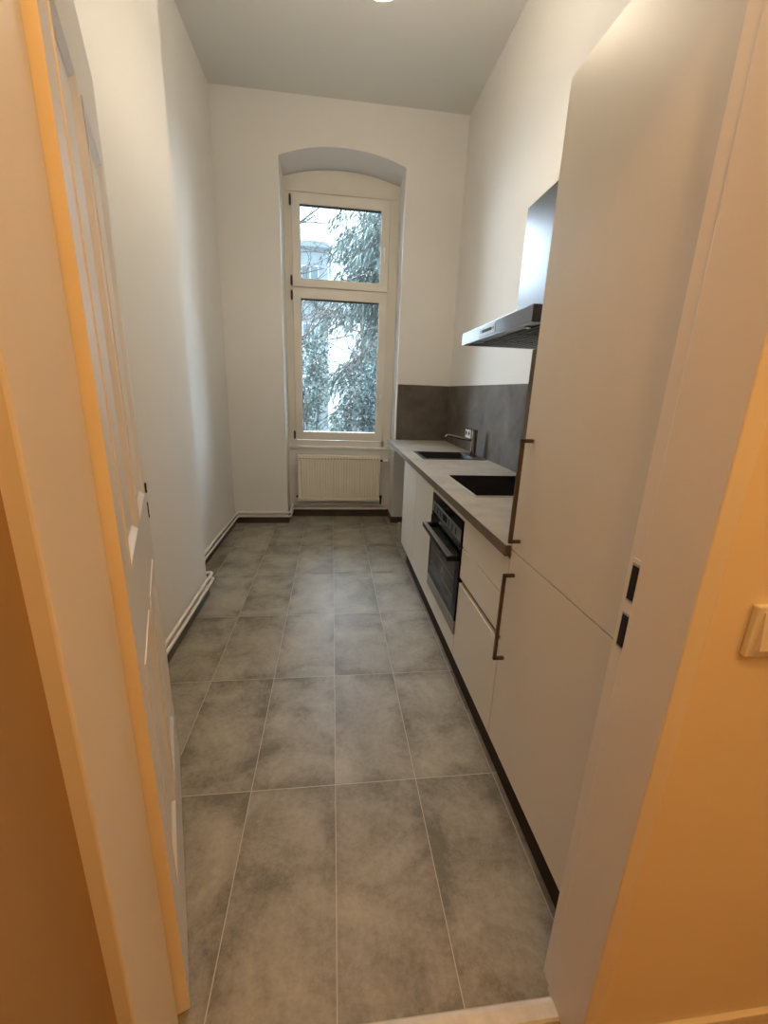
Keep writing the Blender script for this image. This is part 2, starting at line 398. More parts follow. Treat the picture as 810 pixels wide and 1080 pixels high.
# outer frame with the arched head panel
f = MB()
FL, FR = WL, WR
f.box(FL, FL + .085, YW0, YW1, ZW0, ZS - .03); f.box(FR - .102, FR, YW0, YW1, ZW0, ZS - .03)
f.box(FL + .085, FR - .085, YW0, YW1, ZW0, ZW0 + .06)
f.box(FL + .085, FR - .085, YW0 + .002, YW1, 2.345, 2.415)
head = [(FL + .001, 3.185), (FR - .001, 3.185)] + [(x * .999, z - .004) for x, z in A1[::-1]]
f.prism(head, 'y', YW0 + .003, YW1)
f.box(FL + .03, FR - .03, YW0 - .008, YW0, 3.205, 3.225, .003)
frm = f.build('window_frame', M['upvc'], wn)
def sash(z0, z1, gz0, gz1, hz, n):
    x0, x1, g0, g1 = -.412, .548, -.333, .462
    s = MB(); y0, y1 = YW0 - .018, YW1 - .012
    s.box(x0, g0, y0, y1, z0, z1, .005); s.box(g1, x1, y0, y1, z0, z1, .005)
    s.box(g0 - .006, g1 + .006, y0, y1, z0, gz0, .005); s.box(g0 - .006, g1 + .006, y0, y1, gz1, z1, .005)
    so = s.build('sash', M['upvc'], wn)
    g = MB(); w_ = .007; ys = y0 + .022
    g.box(g0 - .002, g0 + w_ * .5, ys, ys + .02, gz0, gz1); g.box(g1 - w_ * .6, g1 + .002, ys, ys + .02, gz0, gz1)
    g.box(g0, g1, ys, ys + .02, gz1 - w_ * 1.6, gz1 + .002)
    g.build('seal', M['seal'], so)
    MB().box(g0 - .004, g1 + .004, y0 + .034, y0 + .040, gz0 - .004, gz1 + .004).build('pane', M['glass'], so)
    # handle: rosette and lever hanging down
    h = MB(); hx = .505
    h.box(hx - .015, hx + .015, y0 - .011, y0, hz - .04, hz + .04, .006)
    h.cyl((hx, y0, hz + .02), (hx, y0 - .045, hz + .02), .009)
    h.box(hx - .010, hx + .010, y0 - .055, y0 - .040, hz - .105, hz + .03, .006)
    h.build('window_handle', M['plastic'], so, smooth=True)
    for zz0, zz1 in ((z0 + .005, z0 + .095), (z1 - .115, z1 - .025)):
        k = MB(); k.cyl((x0 - .009, y0 - .006, zz0), (x0 - .009, y0 - .006, zz1), .009, 14)
        k.box(x0 - .02, x0 + .002, y0 - .004, y0 + .01, zz0 + .012, zz1 - .012, .002)
        k.build('hinge', M['hinge'], so, smooth=True)
sash(.862, 2.372, .95, 2.28, 1.33, 0)
sash(2.385, 3.197, 2.462, 3.105, 2.745, 1)
MB().box(WL + .004, WR - .004, YN - .02, YW0, .775, .797, .005).build('window_sill', M['stone'], wn)

# ------------------------------------------------------------------ radiator
rx0, rx1, ry0, ry1, rz0, rz1 = -.388, .515, 3.375, 3.435, .205, .712
rd = thing('radiator', 'cream panel radiator hanging under the window', 'radiator', (.06, ry1, rz0))
r = MB(); nfl = 30; step = (rx1 - rx0 - .03) / nfl; yf = ry0
prof = [(rx0, yf + .014), (rx0 + .004, yf + .002), (rx0 + .015, yf)]
x = rx0 + .015
for i in range(nfl):
    prof += [(x + step * .30, yf), (x + step * .42, yf + .005), (x + step * .72, yf + .005), (x + step * .84, yf)]
    x += step
prof += [(rx1 - .015, yf), (rx1 - .004, yf + .002), (rx1, yf + .014)]
poly = prof + [(rx1, yf + .022), (rx0, yf + .022)]
zt = rz1 - .045; zb = rz0 + .035
r.prism(poly, 'z', zb, zt)
r.box(rx0, rx1, yf - .001, yf + .022, zt, rz1 - .006, .006, 3); r.box(rx0, rx1, yf - .001, yf + .022, rz0, zb, .006, 3)
r.build('panel', M['radiator'], rd)
MB().box(rx0 + .01, rx1 - .01, yf + .04, yf + .058, rz0 + .01, rz1 - .012, .006).build('rear_panel', M['radiator'], rd)
g = MB(); g.box(rx0 + .003, rx1 - .003, yf + .006, ry1 - .001, rz1 - .008, rz1, .002)
for s_ in (rx0, rx1 - .003): g.box(s_, s_ + .003, yf + .012, ry1, rz0 + .02, rz1 - .004)
gr = g.build('casing', M['radiator'], rd)
for i in range(26):
    gx = rx0 + .03 + i * (rx1 - rx0 - .06) / 25
    MB().box(gx - .006, gx + .006, yf - .0022, yf - .0008, rz1 - .040, rz1 - .032, .001).build('grille_dimple', M['skirt'], rd)
v = MB(); v.cyl((rx1 + .002, 3.40, rz1 - .05), (rx1 + .03, 3.40, rz1 - .05), .012)
va = v.build('valve_body', M['hinge'], rd, smooth=True)
v = MB(); v.cyl((rx1 + .028, 3.40, rz1 - .05), (rx1 + .085, 3.40, rz1 - .05), .022, 24, .019); v.cyl((rx1 + .085, 3.40, rz1 - .05), (rx1 + .09, 3.40, rz1 - .05), .019, 24, .012)
v.build('thermostat_head', M['plastic'], rd, smooth=True)
v = MB(); v.box(rx1 + .001, rx1 + .032, 3.385, 3.415, rz0 + .025, rz0 + .06, .005); v.cyl((rx1 + .02, 3.40, rz0 + .03), (rx1 + .02, 3.43, rz0 - .045), .011)
v.build('lower_valve', M['hinge'], rd, smooth=True)
v = MB(); v.box(rx0 - .022, rx0 - .001, 3.388, 3.412, rz0 + .03, rz0 + .055, .004); v.build('drain_plug', M['hinge'], rd)
for bx in (rx0 + .15, rx1 - .15):
    MB().box(bx - .02, bx + .02, ry1 - .003, YN - .0006, rz0 + .05, rz1 - .06, .003).build('wall_bracket', M['hinge'], rd)

# heating pipes: two, one above the other, round the breast, along the walls and into the niche
def pipe(zn, zf, zk, off, name, label):
    xo = XL + .034 + off; xf = XLF + .034 + off
    pts = [(xo, YD + .02, zn), (xo, 1.54 + .03 + off, zn), (xf, 1.54 + .03 + off, (zn + zf) / 2), (xf, YB - .036 - off, zf), (WL + .03 + off, YB - .036 - off, zf),
           (WL + .03 + off, YN - .034 - off, zk), (WR - .035, YN - .034 - off, zk)]
    o = MB().tube(pts, .0098, 12, .028).build(name, M['pipe'], smooth=True)
    tag(o, label, 'pipe')
    return o
p1 = pipe(.160, .126, .148, 0, 'heating_pipe', 'upper of the two white heating pipes running above the skirting')
p2 = pipe(.116, .083, .098, .004, 'heating_pipe', 'lower of the two white heating pipes, just above the skirting')
for o, zz_ in ((p1, (.160, .126)), (p2, (.116, .083))):
    for (cx, cy, cz, ax) in ((XL, .55, zz_[0], 'x'), (XL, 1.35, zz_[0], 'x'), (XLF, 2.6, zz_[1], 'x'), (-.72, YB, zz_[1], 'y')):
        c = MB()
        if ax == 'x': c.cyl((cx, cy, cz), (cx + .028, cy, cz), .006, 10)
        else: c.cyl((cx, cy, cz), (cx, cy - .03, cz), .006, 10)
        c.build('pipe_clip', M['pipe'], o)

# ------------------------------------------------------------------ kitchen units
YT0, YT1 = -.562, .036                   # tall unit
OV0, OV1 = .537, 1.141                   # oven unit
SK1 = 2.178                              # end of sink unit
ZP, ZWB, ZWT = .152, .881, .92
FT = .019                                # front thickness
def bar_handle(parent, y, z0, z1, name='handle'):
    h = MB(); t = .0055
    h.box(.541, .552, y - t, y + t, z0, z1, .0015)
    h.box(.541, XF, y - t, y + t, z0, z0 + .011, .0015); h.box(.541, XF, y - t, y + t, z1 - .011, z1, .0015)
    return h.build(name, M['bronze'], parent)

tall = thing('tall_cabinet', 'tall white cabinet beside the doorway with two doors and long bar handles', 'cabinet', (.88, (YT0 + YT1) / 2, 0))
MB().box(XF + FT + .001, XR - .003, YT0, YT1, ZP - .02, 2.168, .001).build('carcass', M['carcass'], tall)
du = MB().box(XF, XF + FT, YT0 + .001, YT1 - .0015, .9095, 2.172, .0012).build('door', M['front'], tall); bar_handle(du, -.018, .948, 1.277)
dl = MB().box(XF, XF + FT, YT0 + .001, YT1 - .0015, ZP, .9055, .0012).build('door', M['front'], tall); bar_handle(dl, -.010, .515, .838)

dr = thing('drawer_cabinet', 'white three-drawer base unit between the oven and the tall cabinet', 'cabinet', (.88, .29, 0))
MB().box(XF + FT + .001, XR - .003, YT1 + .002, OV0 - .002, ZP - .02, ZWB - .001, .001).build('carcass', M['carcass'], dr)
for z0, z1 in ((.728, .868), (.575, .7208)):
    MB().box(XF, XF + FT, YT1 + .002, OV0 - .002, z0, z1, .0012).build('drawer', M['front'], dr)
MB().box(XF, XF + FT, YT1 + .002, OV0 - .002, ZP, .547, .0012).build('drawer', M['front'], dr)
MB().box(XF + .016, XF + FT + .001, YT1 + .003, OV0 - .003, .545, .577).build('grip_channel', M['bronze'], dr)
MB().box(XF + .006, XF + FT + .001, YT1 + .003, OV0 - .003, .868, ZWB - .001).build('grip_channel', M['bronze'], dr)

oc = thing('oven_cabinet', 'white base unit that holds the built-in oven', 'cabinet', (.88, .84, 0))
c = MB(); c.box(XF + FT + .001, XR - .003, OV0, OV0 + .016, ZP - .02, ZWB - .001); c.box(XF + FT + .001, XR - .003, OV1 - .016, OV1, ZP - .02, ZWB - .001)
c.box(XF + FT + .001, XR - .003, OV0 + .016, OV1 - .016, ZP - .02, ZP + .0); c.box(XR - .012, XR - .003, OV0 + .016, OV1 - .016, ZP, ZWB - .001)
c.box(XF + FT + .001, XR - .02, OV0 + .016, OV1 - .016, .235, .252)
c.build('carcass', M['carcass'], oc)
MB().box(XF, XF + FT, OV0 + .002, OV1 - .0025, ZP, .262, .0012).build('front_panel', M['front'], oc)
MB().box(XF, XF + FT, OV0 + .002, OV1 - .002, .846, .868, .0012).build('top_filler', M['front'], oc)
MB().box(XF + .006, XF + FT + .001, OV0 + .003, OV1 - .003, .868, ZWB - .001).build('grip_channel', M['bronze'], oc)

ov = thing('oven', 'black built-in oven with a bar handle under the hob', 'oven', (.88, .84, .253))
OY0, OY1 = OV0 + .006, OV1 - .006
MB().box(XF + .012, 1.14, OY0 + .015, OY1 - .015, .2535, .838, .002).build('body', M['blackplastic'], ov)
cp = MB().box(XF - .004, XF + .012, OY0, OY1, .716, .843, .002).build('control_panel', M['black'], ov)
MB().box(XF - .0055, XF - .0038, OY0 + .012, OY1 - .012, .738, .798, .0005).build('fascia_strip', M['panelsteel'], cp)
for k in (0, 1, 2, 4.6, 5.6, 6.6):
    ky = OY1 - .075 - k * .064
    MB().box(XF - .0068, XF - .0052, ky - .008, ky + .008, .750, .785, .001).build('touch_key', M['blackplastic'], cp)
MB().box(XF - .0065, XF - .0052, .80, .885, .752, .784, .0005).build('display', M['black'], cp)
od = MB().box(XF - .006, XF + .012, OY0, OY1, .335, .712, .002).build('oven_door', M['black'], ov)
MB().box(XF - .0072, XF - .0055, OY0 + .055, OY1 - .055, .375, .635, .001).build('oven_window', M['ovenin'], od)
for z in (.44, .53):
    MB().box(XF - .0078, XF - .0071, OY0 + .06, OY1 - .06, z, z + .003).build('rack_bar', M['rack'], od)
MB().box(XF - .006, XF + .012, OY0, OY1, .263, .334, .002).build('lower_trim', M['oventrim'], ov)
h = MB(); h.box(XF - .062, XF - .036, OY0 + .02, OY1 - .02, .640, .668, .006, 3)
for yy in (OY0 + .02, OY1 - .05): h.box(XF - .05, XF - .005, yy, yy + .03, .642, .666, .003)
h.build('handle', M['blackplastic'], od, smooth=True)
MB().box(XF - .060, XF - .038, OY0 + .022, OY1 - .022, .6675, .6695, .0008).build('handle_inlay', M['bronze'], od)

sc = thing('sink_cabinet', 'white base unit with two narrow doors under the sink', 'cabinet', (.88, 1.66, 0))
c = MB(); c.box(XF + FT + .001, XR - .003, OV1 + .002, OV1 + .018, ZP - .02, ZWB - .001); c.box(XF + FT + .001, XR - .003, SK1 - .018, SK1, ZP - .02, ZWB - .001)
c.box(XF + FT + .001, XR - .003, OV1 + .018, SK1 - .018, ZP - .02, ZP); c.box(XR - .012, XR - .003, OV1 + .018, SK1 - .018, ZP, .72)
c.build('carcass', M['carcass'], sc)
ymid = 1.645
MB().box(XF, XF + FT, OV1 + .0035, ymid - .004, ZP, .868, .0012).build('door', M['front'], sc)
MB().box(XF, XF + FT, ymid + .004, SK1 - .001, ZP, .868, .0012).build('door', M['front'], sc)
MB().box(XF + .006, XF + FT + .001, OV1 + .003, SK1 - .003, .868, ZWB - .001).build('grip_channel', M['bronze'], sc)
for yy in (SK1 - .05,):
    MB().cyl((.66, yy, 0), (.66, yy, ZP - .021), .016).build('leg', M['blackplastic'], sc)

# plinth under all units
tag(MB().box(.619, .635, YT0, SK1 - .09, 0, ZP - .021, .001).build('plinth', M['plinth']), 'dark brown plinth board along the floor below the white units', 'plinth')

# worktop with a cut-out for the sink
X0, X1 = .562, XR - .002
Y0, Y1 = YT1 + .002, YB - .002
SX0, SX1, SY0, SY1 = .690, 1.075, 1.905, 2.275          # bowl
w = MB(); xs = [X0, SX0, SX1, X1]; ys = [Y0, SY0, SY1, Y1]
V = {}
for k, z in enumerate((ZWB, ZWT)):
    for i, x in enumerate(xs):
        for j, y in enumerate(ys): V[i, j, k] = w.bm.verts.new((x, y, z))
for i in range(3):
    for j in range(3):
        if (i, j) == (1, 1): continue
        for k in (0, 1): w.bm.faces.new([V[a, b, k] for a, b in ((i, j), (i + 1, j), (i + 1, j + 1), (i, j + 1))])
def wall_(a, b): w.bm.faces.new((V[(*a, 0)], V[(*b, 0)], V[(*b, 1)], V[(*a, 1)]))
for i in range(3): wall_((i, 0), (i + 1, 0)); wall_((i, 3), (i + 1, 3)); wall_((0, i), (0, i + 1)); wall_((3, i), (3, i + 1))
for a, b in (((1, 1), (2, 1)), ((2, 1), (2, 2)), ((2, 2), (1, 2)), ((1, 2), (1, 1))): wall_(a, b)
wt = w.build('worktop', M['worktop']); tag(wt, 'long grey concrete-look worktop over the base units, reaching the back wall', 'worktop')
MB().box(X0 - .0015, X0, Y0 - .0015, Y1, ZWB, ZWT - .001).box(X0, XF - .001, Y0 - .0015, Y0, ZWB, ZWT - .001).build('front_edge', M['wtedge'], wt)
tag(MB().cyl((.69, 2.95, 0), (.69, 2.95, .07), .014).cyl((.69, 2.95, .07), (.69, 2.95, .082), .018).build('pipe_stub', M['pipe'], smooth=True), 'short white pipe stub on the floor in the open bay under the worktop', 'pipe')

# splashbacks
tag(MB().box(XR - .0105, XR - .0005, YT1 + .003, YB - .011, ZWT + .0005, 1.478, .001).build('splashback', M['splash']), 'dark grey concrete-look splashback on the right wall behind hob and sink', 'splashback')
tag(MB().box(.651, XR - .0005, YB - .0105, YB - .0005, ZWT + .0005, 1.478, .001).build('splashback', M['splash']), 'dark grey concrete-look splashback on the back wall beside the window', 'splashback')
tag(MB().box(XF + .004, XR - .012, YT1 + .001, YT1 + .036, ZWT + .0005, 1.535, .001).build('side_panel', M['splash']), 'grey side panel between hob and tall cabinet', 'panel')

# sink
sk_ = thing('sink', 'dark inset sink with a tap ledge at the far end of the worktop', 'sink', (.9, 2.09, ZWT))
s = MB()
ox0, ox1, oy0, oy1 = .668, 1.165, 1.885, 2.295
zr = ZWT + .0045
bx0, bx1, by0, by1 = SX0 + .006, SX1 - .006, SY0 + .006, SY1 - .006
o_ = [(ox0, oy0), (ox1, oy0), (ox1, oy1), (ox0, oy1)]; i_ = [(bx0, by0), (bx1, by0), (bx1, by1), (bx0, by1)]
b_ = [(bx0 + .02, by0 + .02), (bx1 - .02, by0 + .02), (bx1 - .02, by1 - .02), (bx0 + .02, by1 - .02)]
for k in range(4):
    n = (k + 1) % 4
    s.face([(*o_[k], ZWT + .0003), (*o_[n], ZWT + .0003), (*o_[n], zr), (*o_[k], zr)])
    s.face([(*o_[k], zr), (*o_[n], zr), (*i_[n], zr), (*i_[k], zr)])
bmesh.ops.remove_doubles(s.bm, verts=s.bm.verts, dist=1e-5)
s.build('rim', M['sinkrim'], sk_)
s = MB()
for k in range(4):
    n = (k + 1) % 4
    s.face([(*i_[k], zr), (*i_[n], zr), (*b_[n], .745), (*b_[k], .745)])
s.face([(*p, .745) for p in b_])
bmesh.ops.remove_doubles(s.bm, verts=s.bm.verts, dist=1e-5)
s.build('bowl', M['sink'], sk_)
s = MB().cyl(((bx0 + bx1) / 2, (by0 + by1) / 2, .7455), ((bx0 + bx1) / 2, (by0 + by1) / 2, .749), .043, 24); s.build('drain', M['steel'], sk_, smooth=True)

# tap
tx, ty = 1.112, 2.06
tp = thing('kitchen_tap', 'brushed metal single-lever kitchen tap standing behind the sink', 'tap', (tx, ty, zr))
t = MB(); t.cyl((tx, ty, zr), (tx, ty, zr + .008), .027, 28); t.cyl((tx, ty, zr + .008), (tx, ty, 1.118), .022, 28)
t.build('body', M['tap'], tp, smooth=True)
t = MB(); t.tube([(tx - .012, ty + .004, 1.052), (tx - .10, ty + .03, 1.062), (tx - .205, ty + .06, 1.084), (tx - .215, ty + .063, 1.064)], .0105, 14, .012)
t.build('spout', M['tap'], tp, smooth=True)
t = MB(); t.cyl((tx, ty, 1.119), (tx, ty, 1.134), .023, 28)
t.prism([(-.012, 0), (.012, 0), (.009, .10), (-.009, .10)], 'z', 1.126, 1.135) if False else None
a = Vector((-.95, .28, 0)).normalized(); b = Vector((-a.y, a.x, 0))
P = [Vector((tx, ty, 1.127)) + b * .013, Vector((tx, ty, 1.127)) - b * .013, Vector((tx, ty, 1.142)) + a * .095 - b * .009, Vector((tx, ty, 1.142)) + a * .095 + b * .009]
t.face([*P]); t.face([p + Vector((0, 0, .008)) for p in P])
for k in range(4):
    n = (k + 1) % 4; t.face([P[k], P[n], P[n] + Vector((0, 0, .008)), P[k] + Vector((0, 0, .008))])
t.build('lever', M['tap'], tp, smooth=True)

# socket on the splashback
so = thing('socket_outlet', 'small white wall socket on the splashback behind the tap', 'socket', (XR - .0105, 2.42, 1.13))
s = MB().box(XR - .020, XR - .0108, 2.35, 2.49, 1.035, 1.115, .003); s.build('cover_plate', M['plastic'], so)
for yy in (2.385, 2.455):
    MB().cyl((XR - .0195, yy, 1.075), (XR - .0207, yy, 1.075), .019, 20).build('socket_well', M['blackplastic'], so)

# hob
hb = thing('ceramic_hob', 'black glass hob with a thin steel frame set in the worktop', 'hob', (.93, .97, ZWT))
hx0, hx1, hy0, hy1 = .676, 1.165, .705, 1.237
hf = MB()
hf.box(hx0, hx1, hy0, hy1, ZWT + .0004, ZWT + .0045, .001); hf.build('frame', M['hobframe'], hb)
hg = MB().box(hx0 + .012, hx1 - .012, hy0 + .012, hy1 - .012, ZWT + .0046, ZWT + .0075, .001).build('glass_top', M['hobglass'], hb)
for cx, cy, r_ in ((.80, .845, .09), (.80, 1.10, .072), (1.04, .845, .072), (1.04, 1.10, .09)):
    rr = MB(); n = 40
    for k in range(n):
        a0, a1 = 2 * PI * k / n, 2 * PI * (k + 1) / n
        rr.face([(cx + math.cos(a0) * r_, cy + math.sin(a0) * r_, ZWT + .0077), (cx + math.cos(a1) * r_, cy + math.sin(a1) * r_, ZWT + .0077),
                 (cx + math.cos(a1) * (r_ - .002), cy + math.sin(a1) * (r_ - .002), ZWT + .0077), (cx + math.cos(a0) * (r_ - .002), cy + math.sin(a0) * (r_ - .002), ZWT + .0077)])
    rr.build('cooking_zone', M['zone'], hg)

# range hood
HX, HY0, HY1, HZ0, HZ1 = .72, .405, 1.288, 1.668, 1.730
hd = thing('range_hood', 'stainless steel chimney range hood on the right wall above the hob', 'range hood', (XR, .845, HZ0))
b = MB()
b.box(HX, XR - .001, HY0, HY1, HZ0 + .006, HZ1, .002)
b.box(HX, HX + .03, HY0, HY1, HZ0, HZ0 + .006); b.box(XR - .03, XR - .001, HY0, HY1, HZ0, HZ0 + .006)
b.box(HX + .03, XR - .03, HY0, HY0 + .03, HZ0, HZ0 + .006); b.box(HX + .03, XR - .03, HY1 - .03, HY1, HZ0, HZ0 + .006)
hbod = b.build('canopy', M['hoodsteel'], hd)
ch = MB().box(.908, XR - .001, .683, 1.007, HZ1, 2.262, .001).build('chimney', M['hoodsteel'], hd)
for k in range(3):
    y0 = HY0 + .045 + k * .268
    fl = MB(); fl.box(HX + .075, XR - .05, y0, y0 + .255, HZ0 + .001, HZ0 + .006)
    for q in range(9):
        fx = HX + .10 + q * .036; fl.box(fx, fx + .012, y0 + .015, y0 + .24, HZ0 - .002, HZ0 + .001)
    fl.build('grease_filter', M['filt'], hd)
for yy in (HY0 + .16, HY1 - .16):
    MB().cyl((HX + .05, yy, HZ0 + .0062), (HX + .05, yy, HZ0 + .001), .022, 20).build('lamp', M['trim'], hd)
cpn = MB().box(HX - .003, HX, .775, .985, HZ0 + .010, HZ1 - .010, .001).build('control_panel', M['trim'], hd)
MB().box(HX - .0042, HX - .0028, .815, .945, HZ0 + .024, HZ1 - .024, .0008).build('display', M['blackplastic'], cpn)
for yy in (.795, .965): MB().cyl((HX - .0028, yy, (HZ0 + HZ1) / 2), (HX - .0045, yy, (HZ0 + HZ1) / 2), .006, 12).build('push_button', M['panelsteel'], cpn)

# light switch on the hall wall
sw = thing('light_switch', 'white light switch on the orange hall wall at right edge', 'light switch', (.65, YH, 1.07))
MB().box(.611, .696, YH - .011, YH, 1.025, 1.112, .003).build('cover_plate', M['plastic'], sw)
s = MB().prism([(YH - .010, 1.035), (YH - .020, 1.042), (YH - .013, 1.102), (YH - .010, 1.102)], 'x', .622, .686)
s.build('rocker', M['plastic'], sw)

# ------------------------------------------------------------------ lamps
KE, KD, HE, HE2, SKY, SUN = 25, 95, 25, 20, 2.8, 42.0
KL = Vector((.18, 1.0, 3.10))
kl = thing('pendant_lamp', 'small pendant lamp with a glass dish hanging from the kitchen ceiling', 'lamp', (KL.x, KL.y, ZC))
MB().cyl((KL.x, KL.y, ZC - .025), (KL.x, KL.y, ZC), .045, 28, .05).build('ceiling_rose', M['plastic'], kl, smooth=True)
MB().cyl((KL.x, KL.y, KL.z + .055), (KL.x, KL.y, KL.z + .12), .017, 20).build('holder', M['plastic'], kl, smooth=True)
MB().cyl((KL.x, KL.y, KL.z + .12), (KL.x, KL.y, ZC - .025), .003, 8).build('cord', M['plastic'], kl)
MB().sphere((KL.x, KL.y, KL.z + .028), .026).build('bulb', lamp_mat('bulb_glow', (1, .86, .68), 12), kl, smooth=True)
MB().cyl((KL.x, KL.y, KL.z - .096), (KL.x, KL.y, KL.z - .090), .102, 40, .105).build('glass_dish', lamp_mat('dish_glow', (1, .84, .64), KD), kl, smooth=True)
for k in range(3):
    a = 2 * PI * k / 3; MB().cyl((KL.x + .098 * math.cos(a), KL.y + .098 * math.sin(a), KL.z - .09), (KL.x + .012 * math.cos(a), KL.y + .012 * math.sin(a), KL.z + .10), .0015, 6).build('rod', M['trim'], kl)
def point(name, loc, energy, col, r):
    l = bpy.data.lights.new(name, 'POINT'); l.energy = energy; l.color = col; l.shadow_soft_size = r
    o = bpy.data.objects.new(name, l); COL.objects.link(o); o.location = loc; return o
point('bulb_light', KL, KE, (1, .84, .64), .03)

HL = Vector((.10, -1.45, 2.62))
hl = thing('hall_ceiling_lamp', 'round glowing ceiling lamp in the hall behind the viewer', 'lamp', (HL.x, HL.y, 2.9))
MB().cyl((HL.x, HL.y, 2.87), (HL.x, HL.y, 2.9), .09, 28).build('base', M['plastic'], hl, smooth=True)
MB().sphere((HL.x, HL.y, 2.82), .10, (1, 1, .6)).build('globe', lamp_mat('globe_glow', (1, .52, .17), 4), hl, smooth=True)
point('hall_light', HL, HE, (1, .54, .19), .07)
H2 = Vector((1.25, -1.75, 2.45))
h2 = thing('pendant_lamp', 'small round glowing pendant further right in the hall', 'lamp', (H2.x, H2.y, 2.9))
MB().cyl((H2.x, H2.y, 2.87), (H2.x, H2.y, 2.9), .06, 24).build('base', M['plastic'], h2, smooth=True)
MB().cyl((H2.x, H2.y, 2.62), (H2.x, H2.y, 2.87), .004, 8).build('cord', M['plastic'], h2)
MB().sphere((H2.x, H2.y, 2.56), .06).build('globe', lamp_mat('small_globe_glow', (1, .55, .2), 4), h2, smooth=True)
point('hall_second_light', H2, HE2, (1, .54, .19), .06)

# daylight: pale overcast sky through the window
wd = bpy.data.worlds.new('sky'); bpy.context.scene.world = wd; wd.use_nodes = True
nt = wd.node_tree; nt.nodes.clear(); N, L = nt.nodes, nt.links
out = N.new('ShaderNodeOutputWorld'); bg = N.new('ShaderNodeBackground'); L.new(bg.outputs[0], out.inputs[0])
tc = N.new('ShaderNodeTexCoord'); sx = N.new('ShaderNodeSeparateXYZ'); L.new(tc.outputs['Generated'], sx.inputs[0])
cr = N.new('ShaderNodeValToRGB'); e = cr.color_ramp.elements
e[0].position = .0; e[0].color = (.62, .78, .90, 1); e[1].position = .6; e[1].color = (.80, .92, 1.0, 1)
L.new(sx.outputs[2], cr.inputs[0]); L.new(cr.outputs[0], bg.inputs[0]); bg.inputs[1].default_value = SKY
pl = bpy.data.lights.new('window_portal', 'AREA'); pl.shape = 'RECTANGLE'; pl.size = 1.1; pl.size_y = 2.6; pl.cycles.is_portal = True
po = bpy.data.objects.new('window_portal', pl); COL.objects.link(po); po.location = (.08, 3.78, 2.05); po.rotation_euler = (-PI / 2, 0, 0)

sl = bpy.data.lights.new('overcast_daylight', 'SUN'); sl.energy = SUN; sl.angle = math.radians(110); sl.color = (.72, .84, 1)
so_ = bpy.data.objects.new('overcast_daylight', sl); COL.objects.link(so_); so_.location = (0, 30, 20)
so_.rotation_euler = Vector((.03, -.80, -.60)).to_track_quat('-Z', 'Y').to_euler()
# ------------------------------------------------------------------ the garden outside
struct(MB().box(-16, 16, YO, 34, -1.2, -1.0).build('ground_garden', M['ground']), 'garden ground beyond the window')

def leaves(mb, pts, size, droop=0.0, narrow=.45, dirs=None):
    for i, p in enumerate(pts):
        s = size * random.uniform(.6, 1.35)
        if dirs: d = (dirs[i] + Vector((random.gauss(0, .3), random.gauss(0, .3), random.gauss(0, .3) - droop))).normalized()
        else: d = Vector((random.gauss(0, 1), random.gauss(0, 1), random.gauss(0, .7) - droop)).normalized()
        q = d.cross(Vector((random.gauss(0, 1), random.gauss(0, 1), random.gauss(0, 1)))).normalized() * s * narrow
        t = p + d * s
        m_ = p + d * s * .45 + d.cross(q) * .12
        mb.bm.faces.new([mb.bm.verts.new(v) for v in (p, m_ + q, t, m_ - q)])

def shrub(name, label, cat, c, rad, n, size, m, group=None, stems=7, narrow=.45):
    o = thing(name, label, cat, (c[0], c[1], -1.0), group)
    cc = Vector(c); pts = []
    # clumps make an uneven outline
    clumps = [cc + Vector((random.uniform(-.75, .75) * rad[0], random.uniform(-.75, .75) * rad[1], random.uniform(-.8, .8) * rad[2])) for _ in range(26)]
    for _ in range(n):
        k = random.choice(clumps); r = .36
        v = Vector((random.gauss(0, 1), random.gauss(0, 1), random.gauss(0, 1))).normalized() * random.random() ** .4
        pts.append(k + Vector((v.x * rad[0] * r, v.y * rad[1] * r, v.z * rad[2] * r)))
    mb = MB(); leaves(mb, pts, size, .2, narrow); mb.build('foliage', m, o)
    st = MB()
    for k in range(stems):
        k_ = clumps[k]; st.tube([(c[0] + random.uniform(-.2, .2), c[1] + random.uniform(-.2, .2), -1.02), ((c[0] + k_.x) / 2 + random.uniform(-.2, .2), (c[1] + k_.y) / 2, (k_.z - 1) / 2), tuple(k_)], [.03, .022, .01], 6)
    st.build('stems', M['bark'], o)
    return o

def conifer(name, label, x, y, hgt, rad, nb, needles, z0=-1.0, first=.06, m='needle'):
    o = thing(name, label, 'tree', (x, y, z0))
    tk = MB(); tk.cyl((x, y, z0 - .05), (x, y, z0 + hgt), .16, 12, .02); tk.build('trunk', M['bark'], o, smooth=True)
    br = MB(); fo = MB(); pts = []; dirs = []
    for k in range(nb):
        f_ = first + (1 - first) * (k / nb); z = z0 + hgt * f_; L_ = rad * (1 - f_) ** .8 * random.uniform(.75, 1.1) + .15
        a = random.uniform(0, 2 * PI); d = Vector((math.cos(a), math.sin(a), 0))
        P = [Vector((x, y, z)), Vector((x, y, z)) + d * L_ * .5 + Vector((0, 0, .02 * L_)), Vector((x, y, z)) + d * L_ + Vector((0, 0, -.28 * L_))]
        br.tube([tuple(p) for p in P], [.03, .018, .006], 5)
        side = Vector((-d.y, d.x, 0))
        for _ in range(int(needles * L_ / rad) + 6):
            t = random.uniform(.12, 1); base = P[0].lerp(P[1], t * 2) if t < .5 else P[1].lerp(P[2], t * 2 - 1)
            w_ = (1 - t) * .35 * L_ + .10
            sgn = random.choice((-1, 1)); sd = random.random()
            tip = base + side * sgn * w_ * sd + d * .1 * sd - Vector((0, 0, abs(random.gauss(0, .22)) * L_ * .35))
            pts.append(tip); dirs.append((side * sgn * .4 + d * .6 + Vector((0, 0, -1.0))).normalized())
    leaves(fo, pts, .22, .3, .075, dirs)
    br.build('branches', M['bark'], o); fo.build('needles', M[m], o)
    return o

